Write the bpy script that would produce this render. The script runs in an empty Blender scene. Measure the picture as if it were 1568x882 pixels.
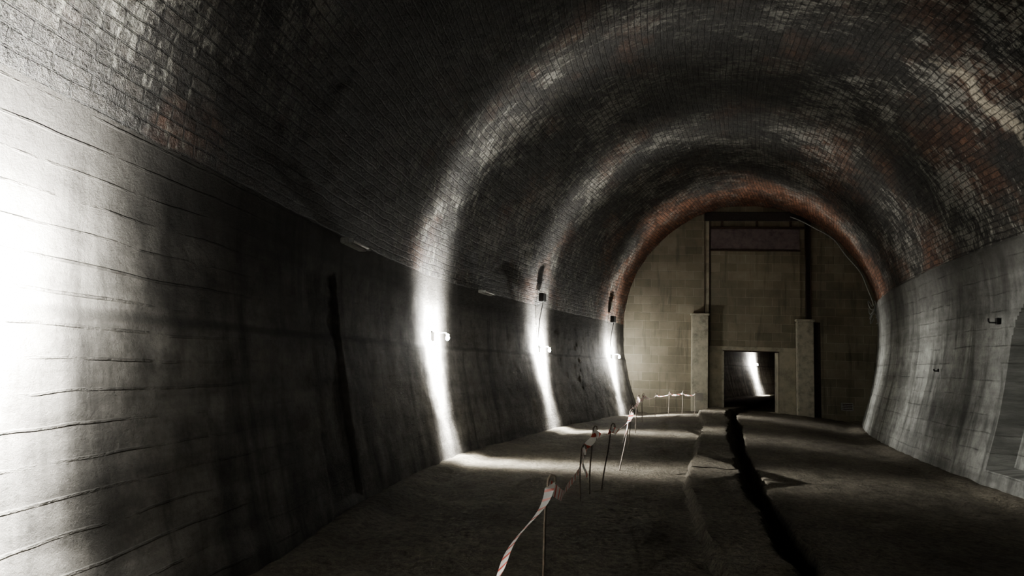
import bpy, bmesh, math, random
import numpy as np
from mathutils import Vector, Matrix, noise
random.seed(4)
S = bpy.context.scene
COL = S.collection

# ------------------------------------------------------------------ node helper
class NT:
    def __init__(s, name):
        s.m = bpy.data.materials.new(name); s.m.use_nodes = True
        s.t = s.m.node_tree; s.t.nodes.clear()
        s.out = s.t.nodes.new('ShaderNodeOutputMaterial')
        s.b = s.t.nodes.new('ShaderNodeBsdfPrincipled')
        s.t.links.new(s.b.outputs[0], s.out.inputs[0])
    def n(s, typ, props=None, **ins):
        nd = s.t.nodes.new(typ)
        for k, v in (props or {}).items(): setattr(nd, k, v)
        for k, v in ins.items():
            s.set(nd, k.replace('_', ' '), v)
        return nd
    def set(s, nd, k, v):
        sock = nd.inputs[int(k)] if k.isdigit() else nd.inputs[k]
        if hasattr(v, 'is_output'): s.t.links.new(v, sock)
        else: sock.default_value = v
    def uv(s, name='UVMap'): return s.n('ShaderNodeUVMap', {'uv_map': name}).outputs[0]
    def obj(s): return s.n('ShaderNodeTexCoord').outputs['Object']
    def mapping(s, v, scale=(1,1,1), loc=(0,0,0)):
        nd = s.n('ShaderNodeMapping'); s.t.links.new(v, nd.inputs[0])
        nd.inputs['Scale'].default_value = scale; nd.inputs['Location'].default_value = loc
        return nd.outputs[0]
    def noise(s, v, scale=5, detail=4, rough=.6, dist=0.0):
        nd = s.n('ShaderNodeTexNoise', None, Vector=v, Scale=scale, Detail=detail, Roughness=rough, Distortion=dist)
        return nd.outputs['Fac']
    def noisec(s, v, scale=5, detail=2):
        return s.n('ShaderNodeTexNoise', None, Vector=v, Scale=scale, Detail=detail).outputs['Color']
    def ramp(s, f, stops, interp='LINEAR'):
        nd = s.n('ShaderNodeValToRGB'); s.t.links.new(f, nd.inputs[0]); cr = nd.color_ramp
        cr.interpolation = interp
        while len(cr.elements) < len(stops): cr.elements.new(.5)
        for e, (p, c) in zip(cr.elements, stops):
            e.position = p
            if not isinstance(c, (tuple, list)): c = (c, c, c)
            e.color = (*c, 1)
        return nd.outputs[0]
    def math(s, op, a, b=0.0, clamp=False):
        nd = s.n('ShaderNodeMath', {'operation': op, 'use_clamp': clamp})
        s.set(nd, '0', a); s.set(nd, '1', b); return nd.outputs[0]
    def mix(s, f, a, b, blend='MIX'):
        nd = s.n('ShaderNodeMix', {'data_type': 'RGBA', 'blend_type': blend})
        for i, v in ((0, f), (6, a), (7, b)):
            if hasattr(v, 'is_output'): s.t.links.new(v, nd.inputs[i])
            else: nd.inputs[i].default_value = v if i == 0 else (*v, 1)
        return nd.outputs[2]
    def bump(s, h, strength=.5, dist=.02, normal=None):
        nd = s.n('ShaderNodeBump', None, Strength=strength, Distance=dist, Height=h)
        if normal is not None: s.t.links.new(normal, nd.inputs['Normal'])
        return nd.outputs[0]
    def vadd(s, a, b, k):
        sub = s.n('ShaderNodeVectorMath', {'operation': 'SUBTRACT'}); s.t.links.new(b, sub.inputs[0]); sub.inputs[1].default_value = (.5,.5,.5)
        sc = s.n('ShaderNodeVectorMath', {'operation': 'SCALE'}); s.t.links.new(sub.outputs[0], sc.inputs[0]); sc.inputs['Scale'].default_value = k
        ad = s.n('ShaderNodeVectorMath', {'operation': 'ADD'}); s.t.links.new(a, ad.inputs[0]); s.t.links.new(sc.outputs[0], ad.inputs[1])
        return ad.outputs[0]
    def sep(s, v):
        nd = s.n('ShaderNodeSeparateXYZ'); s.t.links.new(v, nd.inputs[0]); return nd.outputs
    def mrange(s, v, a, b, c=0.0, d=1.0):
        nd = s.n('ShaderNodeMapRange'); s.set(nd, 'Value', v)
        for i, q in ((1, a), (2, b), (3, c), (4, d)): nd.inputs[i].default_value = q
        return nd.outputs[0]
    def fin(s, color, rough=.85, normal=None, spec=.25, metal=0.0):
        s.set(s.b, 'Base Color', color if hasattr(color, 'is_output') else (*color, 1))
        s.set(s.b, 'Roughness', rough); s.set(s.b, 'Specular IOR Level', spec); s.set(s.b, 'Metallic', metal)
        if normal is not None: s.t.links.new(normal, s.b.inputs['Normal'])
        return s.m

def simple(name, col, rough=.7, metal=0.0, var=.3, scale=30):
    k = NT(name); o = k.obj(); f = k.noise(o, scale, 4)
    c = k.ramp(f, [(.3, tuple(x*(1-var) for x in col)), (.7, tuple(min(1, x*(1+var)) for x in col))])
    return k.fin(c, rough, k.bump(f, .3, .005), metal=metal)

# --- brick arch
def mat_brick():
    k = NT('sooty_brick'); uv = k.uv()
    uvd = k.vadd(uv, k.noisec(uv, 1.8, 3), .07)
    br = k.n('ShaderNodeTexBrick', {'offset': .5}, Vector=uvd, Scale=1.0, Mortar_Size=.010, Mortar_Smooth=.3, Bias=0.0,
             Brick_Width=.27, Row_Height=.095)
    br.inputs['Color1'].default_value = (.0,.0,.0,1); br.inputs['Color2'].default_value = (1,1,1,1); br.inputs['Mortar'].default_value = (.3,.3,.3,1)
    base = k.ramp(br.outputs['Color'], [(0, (.036,.033,.029)), (.5, (.056,.052,.045)), (1, (.090,.081,.069))])
    base = k.mix(k.ramp(k.noise(uv, .8, 4), [(.40, 0), (.58, .9)]), base, (.026,.025,.023))
    sx, sy, _ = k.sep(uv)
    nearend = k.mrange(sx, 18.5, 21.8)
    rn = k.noise(uv, .6, 4, .65)
    rightside = k.mrange(sy, .5, 4.0)
    rsum = k.math('ADD', rn, k.math('ADD', k.math('MULTIPLY', nearend, .22), k.math('MULTIPLY', rightside, .06)))
    rmask = k.ramp(rsum, [(.54, 0), (.68, 1)])
    red = k.ramp(br.outputs['Color'], [(0, (.14,.056,.030)), (1, (.44,.20,.11))])
    rstr = k.math('ADD', k.math('MULTIPLY', nearend, .55), .36)
    base = k.mix(k.math('MULTIPLY', rmask, rstr), base, red)
    # lime bloom and runs that follow the curve of the arch
    st = k.noise(k.mapping(uv, (4.0, 1.3, 1)), 2.2, 8, .82, .25)
    st2 = k.noise(uv, .7, 2)
    sm = k.ramp(k.math('MULTIPLY', st, k.math('ADD', st2, .5)), [(.53, 0), (.60, 1)])
    base = k.mix(k.math('MULTIPLY', sm, .75), base, (.42,.41,.36))
    chips = k.ramp(k.noise(k.mapping(uv, (1.8, 1, 1)), 6, 6, .85), [(.59, 0), (.64, 1)])
    base = k.mix(k.math('MULTIPLY', chips, .6), base, (.38,.37,.33))
    # darker tone along the crown and the left haunch of the first bays
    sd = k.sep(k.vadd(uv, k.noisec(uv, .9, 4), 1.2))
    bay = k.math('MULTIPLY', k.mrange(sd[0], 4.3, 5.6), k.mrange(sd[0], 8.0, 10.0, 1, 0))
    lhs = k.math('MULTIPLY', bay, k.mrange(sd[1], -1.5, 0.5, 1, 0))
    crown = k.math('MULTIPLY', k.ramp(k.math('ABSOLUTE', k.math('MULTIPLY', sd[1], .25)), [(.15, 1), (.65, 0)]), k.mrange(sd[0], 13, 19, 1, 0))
    darkm = k.math('MAXIMUM', k.math('MULTIPLY', lhs, .85), k.math('MULTIPLY', crown, .60))
    base = k.mix(darkm, base, (.020,.019,.017))
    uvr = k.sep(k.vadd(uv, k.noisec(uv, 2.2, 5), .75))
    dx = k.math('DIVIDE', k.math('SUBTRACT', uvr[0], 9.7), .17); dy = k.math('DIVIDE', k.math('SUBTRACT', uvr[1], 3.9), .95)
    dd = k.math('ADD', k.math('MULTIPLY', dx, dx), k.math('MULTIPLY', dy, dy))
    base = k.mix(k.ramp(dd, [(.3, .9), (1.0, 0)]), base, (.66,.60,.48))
    fine = k.noise(uv, 18, 4, .7)
    base = k.mix(.75, base, k.ramp(fine, [(.32, .12), (.62, 1)]), 'MULTIPLY')
    base = k.mix(k.math('MULTIPLY', br.outputs['Fac'], .65), base, (.012,.012,.011))
    h = k.math('ADD', k.math('MULTIPLY', br.outputs['Fac'], -1.3), k.math('MULTIPLY', k.noise(uv, 8, 6, .8), 2.8))
    h = k.math('ADD', h, k.math('MULTIPLY', br.outputs['Color'], .9))
    n1 = k.bump(h, 1.0, .040)
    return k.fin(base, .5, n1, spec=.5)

def mat_conc(name, light, tint, side):
    k = NT(name); uv = k.uv()
    uvd = k.vadd(uv, k.noisec(uv, 1.1, 3), .08)
    br = k.n('ShaderNodeTexBrick', {'offset': .37}, Vector=uvd, Scale=1.0, Mortar_Size=.011, Mortar_Smooth=.6, Bias=0.0, Brick_Width=60, Row_Height=(.17 if side == 'l' else .26))
    a = tuple(light*t for t in tint)
    big = k.noise(uv, .7, 5, .65)
    base = k.ramp(big, [(.3, tuple(x*.45 for x in a)), (.5, tuple(x*.85 for x in a)), (.72, tuple(x*1.25 for x in a))])
    sx, hh, _ = k.sep(uvd)
    lo, hi = (.46, .62) if side == 'r' else (.43, .58)
    grv = k.math('MULTIPLY', br.outputs['Fac'], k.ramp(k.noise(k.mapping(uv, (.9, 2.6, 1)), 1.8, 6, .7), [(lo, 0), (hi, 1)]))
    if side == 'l': grv = k.math('MULTIPLY', grv, k.mrange(sx, 3.6, 5.6, 1.0, .08))
    base = k.mix(k.math('MULTIPLY', grv, .5), base, tuple(x*.25 for x in a))
    drip = k.noise(k.mapping(uv, (1.6, .22, 1)), 1.6, 4, .6, .5)
    base = k.mix(k.ramp(drip, [(.48, 0), (.64, .8)]), base, tuple(x*.28 for x in a))
    base = k.mix(k.ramp(drip, [(.28, .4), (.44, 0)]), base, tuple(min(1, x*1.4) for x in a))
    # board-height tide bands
    band = k.noise(k.mapping(uv, (.12, 2.4, 1)), 1.5, 4, .6)
    base = k.mix(.6, base, k.ramp(band, [(.36, .45), (.58, 1)]), 'MULTIPLY')
    blot = k.noise(uv, 3.5, 7, .8)
    base = k.mix(.7, base, k.ramp(blot, [(.33, .28), (.60, 1)]), 'MULTIPLY')
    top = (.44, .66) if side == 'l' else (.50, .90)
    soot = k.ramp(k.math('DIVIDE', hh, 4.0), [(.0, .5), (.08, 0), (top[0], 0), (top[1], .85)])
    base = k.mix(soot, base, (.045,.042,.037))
    if side == 'l':
        d = k.math('ABSOLUTE', k.math('SUBTRACT', k.sep(k.vadd(uv, k.noisec(uv, 2.5, 3), .06))[1], 1.78))
        crease = k.ramp(d, [(.0, 1), (.02, .8), (.045, 0)])
        base = k.mix(k.math('MULTIPLY', crease, .6), base, tuple(x*.2 for x in a))
    else: crease = None
    h = k.math('SUBTRACT', k.math('MULTIPLY', k.noise(uv, 7, 8, .8), 4.0 if side == 'l' else 3.4), k.math('MULTIPLY', grv, 2.4))
    if crease is not None: h = k.math('SUBTRACT', h, k.math('MULTIPLY', crease, 1.0))
    n1 = k.bump(h, 1.0 if side == 'l' else .8, .030)
    return k.fin(base, .8, n1, spec=.3)

def mat_floor():
    k = NT('dusty_concrete_floor'); o = k.obj()
    big = k.noise(o, .6, 5, .6)
    base = k.ramp(big, [(.3, (.105,.093,.072)), (.55, (.195,.176,.138)), (.75, (.31,.283,.225))])
    g = k.noise(o, 16, 6, .8)
    base = k.mix(.85, base, k.ramp(g, [(.32, .2), (.62, 1)]), 'MULTIPLY')
    h = k.math('ADD', k.math('MULTIPLY', g, 1.6), k.math('MULTIPLY', k.noise(o, 4, 4), 2.2))
    return k.fin(base, .85, k.bump(h, 1.0, .035), spec=.25)

def mat_block():
    k = NT('concrete_blockwork'); uv = k.uv()
    uvd = k.vadd(uv, k.noisec(uv, 3, 2), .015)
    br = k.n('ShaderNodeTexBrick', {'offset': .5}, Vector=uvd, Scale=1.0, Mortar_Size=.009, Mortar_Smooth=.3, Bias=0.0, Brick_Width=.55, Row_Height=.28)
    br.inputs['Color1'].default_value = (.2,.2,.2,1); br.inputs['Color2'].default_value = (.8,.8,.8,1); br.inputs['Mortar'].default_value = (.9,.9,.9,1)
    base = k.ramp(br.outputs['Color'], [(.2, (.27,.25,.19)), (.8, (.38,.35,.275)), (.95, (.50,.47,.38))])
    big = k.noise(uv, .9, 5, .6)
    base = k.mix(.7, base, k.ramp(big, [(.3, .35), (.7, 1)]), 'MULTIPLY')
    drip = k.noise(k.mapping(uv, (4, .4, 1)), 1.5, 4, .6)
    base = k.mix(k.ramp(drip, [(.54, 0), (.72, .6)]), base, (.08,.075,.06))
    h = k.math('SUBTRACT', k.math('MULTIPLY', k.noise(uv, 25, 4), .5), br.outputs['Fac'])
    return k.fin(base, .85, k.bump(h, .6, .012), spec=.25)

def mat_render(name, c, sc=3):
    k = NT(name); o = k.obj()
    b = k.noise(o, sc, 5, .65)
    base = k.ramp(b, [(.3, tuple(x*.6 for x in c)), (.5, c), (.72, tuple(min(1, x*1.25) for x in c))])
    return k.fin(base, .85, k.bump(k.noise(o, 18, 4, .7), .5, .012))

def mat_tape():
    k = NT('red_white_tape'); uv = k.uv(); x, y, _ = k.sep(uv)
    f = k.math('FRACT', k.math('ADD', k.math('MULTIPLY', x, 5.5), k.math('MULTIPLY', y, .5)))
    c = k.ramp(f, [(0, (.90,.89,.86)), (.72, (.60,.12,.08))], 'CONSTANT')
    c = k.mix(k.ramp(k.noise(uv, 14, 4), [(.55, 0), (.8, .25)]), c, (.35,.30,.26))
    k.fin(c, .4, spec=.5)
    # thin plastic film lets some light through
    tr = k.t.nodes.new('ShaderNodeBsdfTranslucent'); k.t.links.new(c, tr.inputs[0])
    mx = k.t.nodes.new('ShaderNodeMixShader'); mx.inputs[0].default_value = .4
    k.t.links.new(k.b.outputs[0], mx.inputs[1]); k.t.links.new(tr.outputs[0], mx.inputs[2]); k.t.links.new(mx.outputs[0], k.out.inputs[0])
    return k.m

def mat_glow(name, col, st, transp):
    m = bpy.data.materials.new(name); m.use_nodes = True; t = m.node_tree; t.nodes.clear()
    o = t.nodes.new('ShaderNodeOutputMaterial'); e = t.nodes.new('ShaderNodeEmission')
    e.inputs[0].default_value = (*col, 1); e.inputs[1].default_value = st
    tr = t.nodes.new('ShaderNodeBsdfTransparent'); mx = t.nodes.new('ShaderNodeMixShader'); mx.inputs[0].default_value = 1-transp
    t.links.new(tr.outputs[0], mx.inputs[1]); t.links.new(e.outputs[0], mx.inputs[2]); t.links.new(mx.outputs[0], o.inputs[0])
    return m

M_BRICK = mat_brick()
M_CL = mat_conc('lining_concrete_left', .43, (1, .96, .87), 'l')
M_CR = mat_conc('lining_concrete_right', .46, (.98, 1, .93), 'r')
M_FLOOR = mat_floor(); M_BLOCK = mat_block()
M_REND = mat_render('cement_render', (.44,.42,.34)); M_PIL = mat_render('pilaster_concrete', (.48,.465,.385), 5)
M_TAPE = mat_tape()
M_STEEL = simple('rusty_steel', (.10,.075,.06), .6, .6)
M_ROD = simple('barrier_rod', (.22,.19,.16), .6, .2)
M_DARKW = simple('dark_timber', (.045,.038,.036), .8)
M_BOARD = mat_render('stained_board', (.18,.15,.155), 6)
M_PLAST = simple('grey_plastic', (.35,.36,.35), .5)
M_CABLE = simple('black_cable', (.02,.02,.02), .5)
M_WHITE = simple('white_plastic', (.75,.75,.72), .5, 0, .05)
M_DUSTY = simple('dusty_plastic', (.30,.30,.28), .6, 0, .2)
M_BULB = mat_glow('bulb_glow', (1, .98, .94), 200, .5)

# ------------------------------------------------------------------ tunnel alignment
LP = [(-2.6,-12.5), (-2.45,-7.5), (-2.35,-3.2), (-2.15,1.0), (-1.73,5.11), (-.86,10.83), (1.03,15.94), (3.41,20.9), (6.2,26.5), (9.5,32.6), (13.0,38.4), (17.2,44.0), (21.5,49.5)]
RP = [( 5.4,-12.3), ( 5.45,-7.6), ( 5.5,-3.5), ( 5.65,.4), (6.05,4.1), (6.72,9.0), (7.73,13.3), (9.48,18.2), (12.3,23.7), (15.5,29.4), (19.0,34.9), (23.2,40.4), (27.4,46.0)]
def cr(P, t):
    i = int(max(0, min(len(P)-2, math.floor(t)))); f = t-i
    g = lambda j: np.array(P[max(0, min(len(P)-1, j))], float)
    p0, p1, p2, p3 = g(i-1), g(i), g(i+1), g(i+2)
    if i == 0: p0 = 2*p1-p2
    if i == len(P)-2: p3 = 2*p2-p1
    return .5*((2*p1)+(-p0+p2)*f+(2*p0-5*p1+4*p2-p3)*f*f+(-p0+3*p1-3*p2+p3)*f**3)
T = np.linspace(0, len(LP)-1, 2401)
TL = np.array([cr(LP, t) for t in T]); TR = np.array([cr(RP, t) for t in T])
TC = (TL+TR)/2
TS = np.concatenate([[0], np.cumsum(np.linalg.norm(np.diff(TC, axis=0), axis=1))])
s0 = np.interp(0.0, TC[:,1], TS); TS = TS - s0      # s = 0 beside the camera
def frame(s):
    L = np.array([np.interp(s, TS, TL[:,0]), np.interp(s, TS, TL[:,1])])
    R = np.array([np.interp(s, TS, TR[:,0]), np.interp(s, TS, TR[:,1])])
    return L, R
def s_of_ly(y): return float(np.interp(y, TL[:,1], TS))
def s_of_ry(y): return float(np.interp(y, TR[:,1], TS))
def sf_of(x, y):
    dd = np.array([x, y]); best = None
    for k in range(len(TC)):
        L, R = TL[k], TR[k]; r = R-L; q = abs(np.dot(dd-L, np.array([-r[1], r[0]])))/np.linalg.norm(r)
        if np.linalg.norm(TC[k]-dd) < 8 and (best is None or q < best[0]): best = (q, TS[k], np.dot(dd-L, r)/np.dot(r, r), np.linalg.norm(r))
    return best[1:]
HC = 2.8; H = 6.95; BU = .5
HL = 2.92; HR = 3.65
def halfx(a, h):
    Rw = a+BU
    if h <= HC: return a+BU*math.sin(math.pi/2*max(h, 0)/HC) + (min(h, 0)*.3)
    return Rw*math.sqrt(max(0, 1-((h-HC)/(H-HC))**2))
def nz(x, y, z, sc): return noise.noise(Vector((x*sc, y*sc, z*sc)))
def smooth(e0, e1, x):
    t = min(1, max(0, (x-e0)/(e1-e0))); return t*t*(3-2*t)

SL = s_of_ly; s_nl0, s_nl1 = SL(6.6), SL(7.4)
s_nr0, s_nr1 = s_of_ry(7.7), s_of_ry(10.0)
def off_left(s, h):
    o = .03*nz(s, h, 3, .8)+.016*nz(s, h, 9, 3)+.010*nz(s, h, 5, 7)
    o *= 1-smooth(2.4, 2.9, h)
    if s_nl0 < s < s_nl1 and .15 < h < 2.45: o += .03
    if h < 1.78: o -= .015
    return o
def off_right(s, h):
    o = .02*nz(s, h, 31, .8)+.010*nz(s, h, 49, 3)
    c = (s_nr0+s_nr1)/2; hw = (s_nr1-s_nr0)/2; d = abs(s-c)
    if d < hw and .30 < h < 1.9+math.sqrt(max(0, 1-(d/hw)**2))*1.05: o += .32
    if h < 3.58: o -= .10
    return o

def make_grid(name, P, UV, mat, ang=40):
    n, m = P.shape[:2]
    me = bpy.data.meshes.new(name)
    idx = np.arange(n*m).reshape(n, m)
    F = np.stack([idx[:-1,:-1], idx[1:,:-1], idx[1:,1:], idx[:-1,1:]], -1).reshape(-1, 4)
    me.from_pydata(P.reshape(-1, 3).tolist(), [], F.tolist())
    uvl = me.uv_layers.new(name='UVMap')
    uvl.data.foreach_set('uv', UV.reshape(-1, 2)[F.reshape(-1)].astype(np.float32).ravel())
    me.shade_smooth()
    me.set_sharp_from_angle(angle=math.radians(ang))
    me.materials.append(mat)
    o = bpy.data.objects.new(name, me); COL.objects.link(o); return o

smin, smax = TS[0], TS[-1]
sv = np.concatenate([np.arange(smin, 2, .25), np.arange(2, 26, .055), np.arange(26, smax, .2)])
def build_side(name, side, hs, offf, mat):
    P = np.zeros((len(sv), len(hs), 3)); UV = np.zeros((len(sv), len(hs), 2))
    for i, s in enumerate(sv):
        L, R = frame(s); C = (L+R)/2; r = (R-L); w = np.linalg.norm(r); r /= w
        for j, h in enumerate(hs):
            x = halfx(w/2, h)+offf(s, h)
            p = C+r*x*side
            P[i, j] = (p[0], p[1], h); UV[i, j] = (s, h)
    if side < 0: P = P[:, ::-1]; UV = UV[:, ::-1]
    return make_grid(name, P, UV, mat)
hl = np.linspace(-.25, HL+.01, 66)
hr = np.concatenate([np.linspace(-.25, 3.57, 72), [3.59, HR+.002]])
build_side('wall_left', -1, hl, off_left, M_CL)
build_side('wall_right', 1, hr, off_right, M_CR)
# ceiling (brick arch)
thL = math.acos((HL-HC)/(H-HC)); thR = math.acos((HR-HC)/(H-HC))
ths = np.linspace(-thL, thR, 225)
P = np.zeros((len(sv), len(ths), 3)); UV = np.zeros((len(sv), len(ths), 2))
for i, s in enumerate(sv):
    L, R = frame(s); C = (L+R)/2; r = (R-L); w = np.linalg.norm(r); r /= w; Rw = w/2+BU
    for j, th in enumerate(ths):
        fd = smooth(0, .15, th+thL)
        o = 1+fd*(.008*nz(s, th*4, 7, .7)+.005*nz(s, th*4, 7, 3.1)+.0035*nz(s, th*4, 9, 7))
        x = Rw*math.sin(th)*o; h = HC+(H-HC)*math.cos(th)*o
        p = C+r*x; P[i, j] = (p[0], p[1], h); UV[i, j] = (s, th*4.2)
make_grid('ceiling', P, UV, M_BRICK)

# floor
GP = [sf_of(*q) for q in ((2.32,5.35), (3.4,9.6), (4.0,11.8), (5.6,16.9), (6.55,20.3))]
KP = [sf_of(*q) for q in ((1.60,5.3), (3.25,11.9), (4.75,16.6), (5.6,20.3))]
gs = [q[0] for q in GP]; gf = [q[1] for q in GP]; ks = [q[0] for q in KP]; kf = [q[1] for q in KP]
def floor_h(s, f, w):
    """f in 0..1 from left to right"""
    x = (f-.5)*2
    amp = .06+.20*smooth(8, 23, s)
    z = amp*(1-x*x)
    dL = f*w; dR = (1-f)*w
    z += .13*(1-smooth(.12, .42, dL+.10*nz(s, 0, 1, 1.3)))*(.6+.4*nz(s, 2, 5, .7))
    z += .08*(1-smooth(.1, .5, dR))
    gut = float(np.interp(s, gs, gf))+.005*nz(s, 4, 1, 1.5)
    slabL = float(np.interp(s, ks, kf))
    e = (f-slabL)*w; g = (f-gut)*w
    if e > -.3 and g < 0: z += .12*smooth(-.03, .03, e+.03*nz(s, f*9, 2, 2))
    gw = .12+.05*nz(s, 1, 8, .9)
    if s < 22.0: z -= .20*(1-smooth(gw-.04, gw+.05, abs(g+.03*nz(s, 3, 3, 5))))
    z += .016*nz(s, f*w, 0, 1.1)+.020*nz(s, f*w, 5, 4)
    return z
fx = np.linspace(-.03, 1.03, 170)
sf = np.concatenate([np.arange(smin, 2, .3), np.arange(2, 26, .06), np.arange(26, smax, .3)])
P = np.zeros((len(sf), len(fx), 3)); UV = np.zeros((len(sf), len(fx), 2))
for i, s in enumerate(sf):
    L, R = frame(s); w = np.linalg.norm(R-L)
    for j, f in enumerate(fx):
        p = L+(R-L)*f; P[i, j] = (p[0], p[1], floor_h(s, f, w)); UV[i, j] = (s, f*w)
P = P[:, ::-1]; UV = UV[:, ::-1]
make_grid('floor', P, UV, M_FLOOR, 60)
def ground(x, y):
    return floor_h(*sf_of(x, y))

# ------------------------------------------------------------------ mesh helpers
def empty(name, loc=(0,0,0)):
    e = bpy.data.objects.new(name, None); e.empty_display_size = .2; COL.objects.link(e); e.location = loc; return e
def from_bm(name, bm, mat, parent=None, M=None, smooth_=False):
    me = bpy.data.meshes.new(name); bm.to_mesh(me); bm.free()
    if smooth_: me.shade_smooth()
    me.materials.append(mat); o = bpy.data.objects.new(name, me); COL.objects.link(o)
    if M is not None: me.transform(M)
    if parent is not None:
        o.parent = parent
    return o
# NOTE: parts of an object whose Empty sits at p are modelled in that Empty's local space
def box(name, x0, x1, y0, y1, z0, z1, mat, parent=None, M=None, bev=.01, uvscale=True, segs=2):
    bm = bmesh.new(); bmesh.ops.create_cube(bm, size=1)
    for v in bm.verts: v.co = Vector(((x0+x1)/2+v.co.x*(x1-x0), (y0+y1)/2+v.co.y*(y1-y0), (z0+z1)/2+v.co.z*(z1-z0)))
    if bev: bmesh.ops.bevel(bm, geom=bm.edges[:], offset=bev, segments=segs, affect='EDGES')
    uv = bm.loops.layers.uv.new('UVMap')
    for f in bm.faces:
        for l in f.loops:
            l[uv].uv = (l.vert.co.x, l.vert.co.z) if abs(f.normal.y) > .5 or abs(f.normal.z) > .5 else (l.vert.co.y, l.vert.co.z)
    return from_bm(name, bm, mat, parent, M)
def tube(name, pts, r, mat, parent=None, res=8, cyclic=False):
    cu = bpy.data.curves.new(name, 'CURVE'); cu.dimensions = '3D'; cu.bevel_depth = r; cu.bevel_resolution = 3; cu.use_fill_caps = True
    sp = cu.splines.new('POLY'); sp.points.add(len(pts)-1); sp.use_cyclic_u = cyclic
    for p, q in zip(sp.points, pts): p.co = (*q, 1)
    o = bpy.data.objects.new(name, cu); COL.objects.link(o)
    dg = bpy.context.evaluated_depsgraph_get(); me = bpy.data.meshes.new_from_object(o.evaluated_get(dg))
    bpy.data.objects.remove(o); me.materials.clear(); me.materials.append(mat); me.shade_smooth()
    o2 = bpy.data.objects.new(name, me); COL.objects.link(o2)
    if parent is not None: o2.parent = parent
    return o2

# ------------------------------------------------------------------ end wall (blockwork bulkhead)
d = Vector((6.89, -1.1, 0)).normalized(); nb = Vector((-d.y, d.x, 0))   # nb points away from camera
MW = Matrix.Identity(4)
MW.col[0][:3] = d; MW.col[1][:3] = nb; MW.col[2][:3] = (0,0,1); MW.col[3][:3] = (4.09, 22.7, 0)
def wtop(s):
    c = 3.55; q = (s-c)/4.45
    return HC+4.4*math.sqrt(max(0, 1-q*q)) if abs(q) < 1 else HC
D0, D1, DH = 2.866, 4.586, 2.19
bm = bmesh.new(); uvl = bm.loops.layers.uv.new('UVMap')
def prism(s0_, s1_, zb, y0, y1):
    n = max(1, int((s1_-s0_)/.2)); ss = [s0_+(s1_-s0_)*i/n for i in range(n+1)]
    top = [(s, wtop(s)) for s in ss]
    poly = [(s0_, zb), (s1_, zb)]+top[::-1]
    f = [bm.verts.new((p[0], y0, p[1])) for p in poly]; b = [bm.verts.new((p[0], y1, p[1])) for p in poly]
    faces = [bm.faces.new(f), bm.faces.new(b[::-1])]
    for i in range(len(poly)):
        j = (i+1) % len(poly); faces.append(bm.faces.new([f[j], f[i], b[i], b[j]]))
    for fc in faces:
        fc.normal_update()
        for l in fc.loops:
            l[uvl].uv = (l.vert.co.x+ (l.vert.co.y if abs(fc.normal.y) < .5 else 0), l.vert.co.z)
prism(-.85, D0, -.2, 0, .4); prism(D1, 7.95, -.2, 0, .4); prism(D0, D1, DH, 0, .4)
bmesh.ops.recalc_face_normals(bm, faces=bm.faces[:])
bulk = from_bm('wall_back', bm, M_BLOCK, None, MW)
box('infill_lintel', 2.42, 5.10, -.05, .02, DH, 2.32, M_REND, bulk, MW)
box('infill_left', 2.42, D0, -.05, .02, .1, DH-.002, M_REND, bulk, MW)
box('infill_right', D1, 5.10, -.05, .02, .1, DH-.002, M_REND, bulk, MW)
box('infill_panel', 2.46, 5.28, -.035, .02, 2.322, 5.48, M_BLOCK, bulk, MW)
box('pilaster_left', 1.86, 2.38, -.26, .02, -.1, 3.28, M_PIL, bulk, MW, .02)
box('pilaster_left_cap', 1.83, 2.41, -.29, .02, 3.283, 3.36, M_PIL, bulk, MW, .015)
box('pilaster_right', 5.11, 5.60, -.26, .02, -.1, 3.16, M_PIL, bulk, MW, .02)
box('pilaster_right_cap', 5.08, 5.63, -.29, .02, 3.163, 3.24, M_PIL, bulk, MW, .015)
for nm, a, b, z0, mt in (('guide_left', 2.26, 2.44, 3.36, M_REND), ('guide_right', 5.42, 5.60, 3.24, M_DARKW)):
    box(nm+'_web', a, b, -.03, .02, z0, 6.45, mt, bulk, MW, .004)
    box(nm+'_flange_a', a, a+.025, -.06, -.032, z0, 6.45, M_STEEL, bulk, MW, .003)
    box(nm+'_flange_b', b-.025, b, -.06, -.032, z0, 6.45, M_STEEL, bulk, MW, .003)
box('slot_shadow_low', 5.62, 5.86, -.03, .02, -.1, 3.16, M_DARKW, bulk, MW, .004)  # dark strip standing in for the slot and shadow right of the pilaster
box('head_board', 2.46, 5.26, -.05, .02, 5.50, 6.18, M_BOARD, bulk, MW, .01)
box('head_rail_top', 2.44, 5.40, -.065, .02, 6.183, 6.26, M_STEEL, bulk, MW, .01)
box('head_rail_bottom', 2.44, 5.28, -.065, .02, 5.44, 5.498, M_STEEL, bulk, MW, .01)
box('head_beam', 2.26, 5.62, -.05, .02, 6.45, 6.75, M_DARKW, bulk, MW, .01)
for i, sx_ in enumerate((2.8, 3.9, 4.95)):
    box('head_post_%d' % i, sx_, sx_+.07, -.05, .02, 6.262, 6.448, M_STEEL, bulk, MW, .004)
box('door_jamb_left', D0, D0+.03, -.055, .41, .2, DH-.03, M_REND, bulk, MW, .004)
box('door_jamb_right', D1-.03, D1, -.055, .41, .2, DH-.03, M_REND, bulk, MW, .004)
box('door_head', D0, D1, -.055, .41, DH-.03, DH, M_STEEL, bulk, MW, .004)
box('trim_1', D0-.02, D1+.02, -.10, .5, .12, .25, M_REND, None, MW, .01)   # threshold
e = empty('vent_grille'); 
box('frame', 6.45, 6.80, -.05, .0, .42, .66, M_PLAST, e, MW, .006)
for i in range(4): box('slat_%d' % i, 6.48, 6.77, -.065, -.052, .45+i*.05, .475+i*.05, M_STEEL, e, MW, .002)

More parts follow.
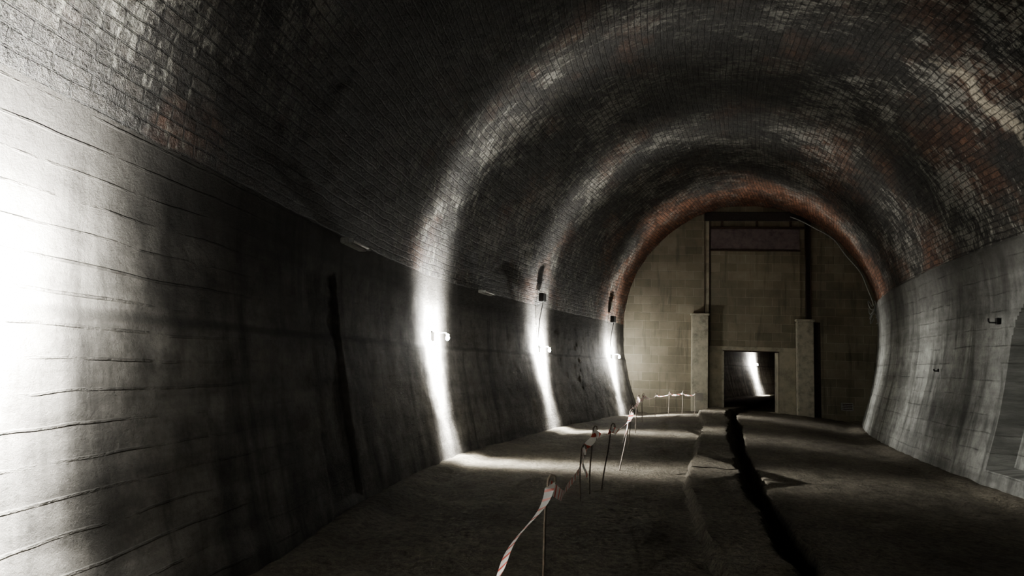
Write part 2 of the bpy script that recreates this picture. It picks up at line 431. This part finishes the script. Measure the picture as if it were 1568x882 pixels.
def cap(name, s):
    L, R = frame(s); C = (L+R)/2; r = R-L; w = np.linalg.norm(r); r /= w
    bm = bmesh.new()
    a = w/2
    poly = [(-halfx(a, h)-.05, h) for h in np.linspace(-.2, 2.8, 8)]
    poly += [((a+BU+.05)*math.sin(t), HC+(H-HC+.05)*math.cos(t)) for t in np.linspace(-math.pi/2, math.pi/2, 30)]
    poly += [(halfx(a, h)+.05, h) for h in np.linspace(2.8, -.2, 8)]
    vs = [bm.verts.new((C[0]+r[0]*x, C[1]+r[1]*x, h)) for x, h in poly]
    bmesh.ops.remove_doubles(bm, verts=vs, dist=1e-4)
    bm.faces.new(bm.verts[:])
    return from_bm(name, bm, M_REND)
cap('wall_front', smin+.05); cap('wall_far', smax-.3)

# ------------------------------------------------------------------ lamps (wall washers: most light thrown back on the lining)
def wall_point(s, h, side=-1, inset=0.0):
    L, R = frame(s); C = (L+R)/2; r = R-L; w = np.linalg.norm(r); r /= w
    x = (halfx(w/2, h)-inset)*side; p = C+r*x
    L2, R2 = frame(s+.1); tn = (L2+R2)/2-C; tn = Vector((tn[0], tn[1], 0)).normalized()
    return Vector((p[0], p[1], h)), Vector((r[0], r[1], 0))*(-side), tn
def lamp(s, h, power, fan=.17, base=.0035, off=.22, room=.36, back=.8):
    p, n, t = wall_point(s, h, -1, .04)
    e = empty('bulkhead_lamp', p)
    M = Matrix.Identity(4); M.col[0][:3] = t; M.col[1][:3] = -n; M.col[2][:3] = (0,0,1)
    box('back_plate', -.05, .05, -.03, .05, -.07, .07, M_WHITE, e, M, .012)
    tube('arm', [M @ Vector(q) for q in ((0,-.02,.05),(0,-.08,.07),(0,-off+.05,.07),(0,-off,.06))], .009, M_WHITE, e)
    bm = bmesh.new(); bmesh.ops.create_cone(bm, segments=20, radius1=.026, radius2=.018, depth=.04, cap_ends=True)
    bmesh.ops.translate(bm, verts=bm.verts, vec=(0, -off, .05)); from_bm('lamp_holder', bm, M_WHITE, e, M, True)
    bm = bmesh.new(); bmesh.ops.create_uvsphere(bm, u_segments=20, v_segments=14, radius=.034)
    for v in bm.verts:
        if v.co.z > 0: v.co.x *= 1-.35*v.co.z/.034*.8; v.co.y *= 1-.35*v.co.z/.034*.8
        v.co.z *= 1.3
    bmesh.ops.translate(bm, verts=bm.verts, vec=(0, -off, -.015)); from_bm('bulb', bm, M_BULB, e, M, True)
    ld = bpy.data.lights.new('lamp_light', 'POINT'); ld.energy = power; ld.shadow_soft_size = .03; ld.color = (1, .98, .93)
    ld.use_nodes = True; tr = ld.node_tree; em = [n_ for n_ in tr.nodes if n_.type == 'EMISSION'][0]
    g = tr.nodes.new('ShaderNodeNewGeometry')
    def dot(v):
        dt = tr.nodes.new('ShaderNodeVectorMath'); dt.operation = 'DOT_PRODUCT'
        dt.inputs[1].default_value = v; tr.links.new(g.outputs['Incoming'], dt.inputs[0]); return dt.outputs['Value']
    def mth(op, a, b=0):
        nd = tr.nodes.new('ShaderNodeMath'); nd.operation = op
        for i, v in enumerate((a, b)):
            if hasattr(v, 'is_output'): tr.links.new(v, nd.inputs[i])
            else: nd.inputs[i].default_value = v
        return nd.outputs[0]
    din = dot(n)                                   # >0 towards the room, <0 towards the wall
    toward_wall = mth('MAXIMUM', mth('MULTIPLY', din, -1.0), 0.0)
    fe = mth('ADD', mth('MULTIPLY', toward_wall, back), fan)
    q = mth('DIVIDE', dot(t), fe); q = mth('MULTIPLY', q, q); q = mth('MULTIPLY', q, -1.0)
    q = mth('EXPONENT', q); q = mth('ADD', q, base)
    ri = mth('DIVIDE', mth('MAXIMUM', din, 0.0), .38); ri = mth('MULTIPLY', mth('MULTIPLY', ri, ri), -1.0)
    ri = mth('ADD', mth('MULTIPLY', mth('EXPONENT', ri), 1-room), room)
    q = mth('MULTIPLY', q, ri); tr.links.new(q, em.inputs['Strength'])
    lo = bpy.data.objects.new('lamp_light', ld); COL.objects.link(lo); lo.parent = e; lo.location = M @ Vector((0, -off, -.015))
    return e
lamp(SL(2.80), 1.95, 15000, fan=.27, base=.006, room=.12, back=1.4)
lamp(SL(10.95), 1.95, 16000)
lamp(SL(16.1), 1.9, 13500)
lamp(SL(21.2), 1.85, 8000, base=.04, room=.6)
lamp(SL(41.3), 1.9, 16000, fan=.3)

def batten(s, h):
    p, n, t = wall_point(s, h, -1, .10)
    e = empty('fluorescent_batten', p)
    M = Matrix.Identity(4); M.col[0][:3] = t; M.col[1][:3] = -n; M.col[2][:3] = (0,0,1)
    box('housing', -.30, .30, -.06, .04, -.03, .03, M_DUSTY, e, M, .008)
    bm = bmesh.new(); bmesh.ops.create_cone(bm, segments=16, radius1=.014, radius2=.014, depth=.54, cap_ends=True)
    bmesh.ops.rotate(bm, verts=bm.verts, matrix=Matrix.Rotation(math.pi/2, 3, 'Y')); bmesh.ops.translate(bm, verts=bm.verts, vec=(0,-.09,0))
    from_bm('tube', bm, M_WHITE, e, M, True)
    for x in (-.285, .285): box('cap', x-.015, x+.015, -.11, -.055, -.022, .022, M_PLAST, e, M, .004)
batten(SL(7.6), 2.85); batten(SL(13.1), 2.9)

for s_, h_ in ((SL(16.0), 3.12), (SL(21.1), 3.0)):
    p, n, t = wall_point(s_, h_, -1, .13)
    e = empty('junction_box', p)
    M = Matrix.Identity(4); M.col[0][:3] = t; M.col[1][:3] = -n; M.col[2][:3] = (0,0,1)
    box('box', -.12, .12, -.07, .05, -.10, .10, M_CABLE, e, M, .012)
    tube('conduit', [M @ Vector(q) for q in ((0,-.03,-.10),(0,.04,-.5),(0,.07,-.95))], .012, M_CABLE, e)
def bracket(s, h, k=1.0):
    p, n, t = wall_point(s, h, 1, .14); e = empty('cable_bracket', p)
    M = Matrix.Identity(4); M.col[0][:3] = t*k; M.col[1][:3] = -n*k; M.col[2][:3] = (0,0,k)
    box('plate', -.05, .05, -.015, .03, -.06, .06, M_CABLE, e, M, .004)
    tube('hook', [M @ Vector(q) for q in ((0,-.01,-.03),(0,-.12,-.03),(0,-.14,0),(0,-.14,.05))], .012, M_CABLE, e)
bracket(s_of_ry(10.35), 2.45, .8); bracket(s_of_ry(12.5), 1.7, .45)
e = empty('hanging_cable')
pts = []
for i in range(40):
    u = i/39; th = .35+u*1.0
    s_ = s_of_ry(21.0)
    L, R = frame(s_); C = (L+R)/2; r = R-L; w = np.linalg.norm(r); r /= w; Rw = w/2+BU-.12
    p = C+r*Rw*math.sin(th); pts.append((p[0]+.03*math.sin(u*20), p[1]+.05*math.sin(u*13), HC+(H-HC-.12)*math.cos(th)))
tube('run', pts, .02, M_PLAST, e)
for k in range(4):
    p, n, t = wall_point(s_of_ry(20.2)+.15*k, 3.6-.12*k, 1, .18)
    tube('loop_%d' % k, [tuple(p+n*.10*math.sin(a)+t*.18*math.cos(a)+Vector((0,0,.14*math.sin(a*1.5+k)))) for a in np.linspace(0, 5.5, 24)], .014, M_PLAST, e)

# ------------------------------------------------------------------ tape barrier
bar = empty('tape_barrier')
posts = [(-.15, 2.5, .70, 0, 0), (.27, 4.85, .75, .03, .0), (.86, 8.0, .60, .0, .0), (1.02, 8.45, .78, .02, .0), (1.20, 8.7, .78, .10, .0), (1.66, 10.2, .86, .16, .05), (2.2, 12.6, .78, .05, 0), (2.8, 15.2, .80, .05, 0),
         (3.5, 18.0, .72, .0, 0), (4.35, 20.4, .66, 0, 0), (4.8, 20.6, .66, 0, 0), (5.2, 20.6, .66, 0, 0), (5.6, 20.7, .62, 0, 0)]
tops = []
for i, (x, y, hh, lx, ly) in enumerate(posts):
    g = ground(x, y)
    pts = [(x+lx*u+.008*math.sin(u*5+i), y+ly*u, g-.05+(hh+.05)*u) for u in np.linspace(0, 1, 8)]
    tx, ty, tz = pts[-1]
    pts += [(tx+.02, ty, tz+.03), (tx+.045, ty, tz+.02), (tx+.05, ty, tz-.02)]
    tube('rod_%d' % i, pts, .009, M_ROD, bar)
    tops.append(Vector((tx, ty, tz-.04)))
def ribbon(name, A, B, sag, tw0, tw1, width=.07, seg=40, jig=.0):
    A = Vector(A); B = Vector(B); bm = bmesh.new(); uv = bm.loops.layers.uv.new('UVMap'); rows = []
    Ltot = (B-A).length; tdir = (B-A).normalized(); side = tdir.cross(Vector((0,0,1))).normalized()
    for i in range(seg+1):
        u = i/seg; c = A.lerp(B, u); c.z -= sag*4*u*(1-u); c += side*jig*math.sin(u*9)
        a = tw0+(tw1-tw0)*u; wv = (Vector((0,0,1))*math.cos(a)+side*math.sin(a))*width/2
        rows.append((bm.verts.new(c-wv), bm.verts.new(c+wv), u*Ltot))
    for p, q in zip(rows, rows[1:]):
        f = bm.faces.new([p[0], q[0], q[1], p[1]])
        for l, st in zip(f.loops, ((p[2],0),(q[2],0),(q[2],1),(p[2],1))): l[uv].uv = st
    return from_bm(name, bm, M_TAPE, bar, None, True)
sags = [.09, .24, .08, .08, .12, .14, .14, .12, .09, .05, .04, .05]
for i in range(len(tops)-1):
    ribbon('tape_%d' % i, tops[i], tops[i+1], sags[i], random.uniform(.3, .8), random.uniform(-.9, 1.6) if i else 1.0, .085 if i < 6 else (.07 if i < 9 else .05), 40, .03)
ribbon('tape_tail_a', tops[2], tops[2]+Vector((.06,.02,-.3)), .0, 0, 1.5, .05, 16, .03)
ribbon('tape_tail_b', tops[5], tops[5]+Vector((-.10,0,-.42)), .0, .5, 2.5, .05, 16, .03)
box('notice_card', 5.62, 5.84, 20.69, 20.70, .62, .84, M_WHITE, bar, None, .003)

# ------------------------------------------------------------------ world + camera
w = bpy.data.worlds.new('World'); S.world = w; w.use_nodes = True
w.node_tree.nodes['Background'].inputs[0].default_value = (0,0,0,1); w.node_tree.nodes['Background'].inputs[1].default_value = 0
S.view_settings.view_transform = 'AgX'; S.view_settings.look = 'AgX - Medium High Contrast'
cd = bpy.data.cameras.new('camera'); cd.sensor_width = 36; cd.lens = 24.0; cd.clip_start = .05
cam = bpy.data.objects.new('camera', cd); COL.objects.link(cam)
p = math.radians(6.1); r = math.radians(2.0)
F = Vector((0, math.cos(p), math.sin(p))); U = Vector((0, -math.sin(p), math.cos(p))); R0 = Vector((1,0,0))
cR = R0*math.cos(r)+U*math.sin(r); cU = -R0*math.sin(r)+U*math.cos(r)
Mx = Matrix.Identity(4); Mx.col[0][:3] = cR; Mx.col[1][:3] = cU; Mx.col[2][:3] = -F; Mx.col[3][:3] = (0,0,1.6)
cam.matrix_world = Mx
S.camera = cam
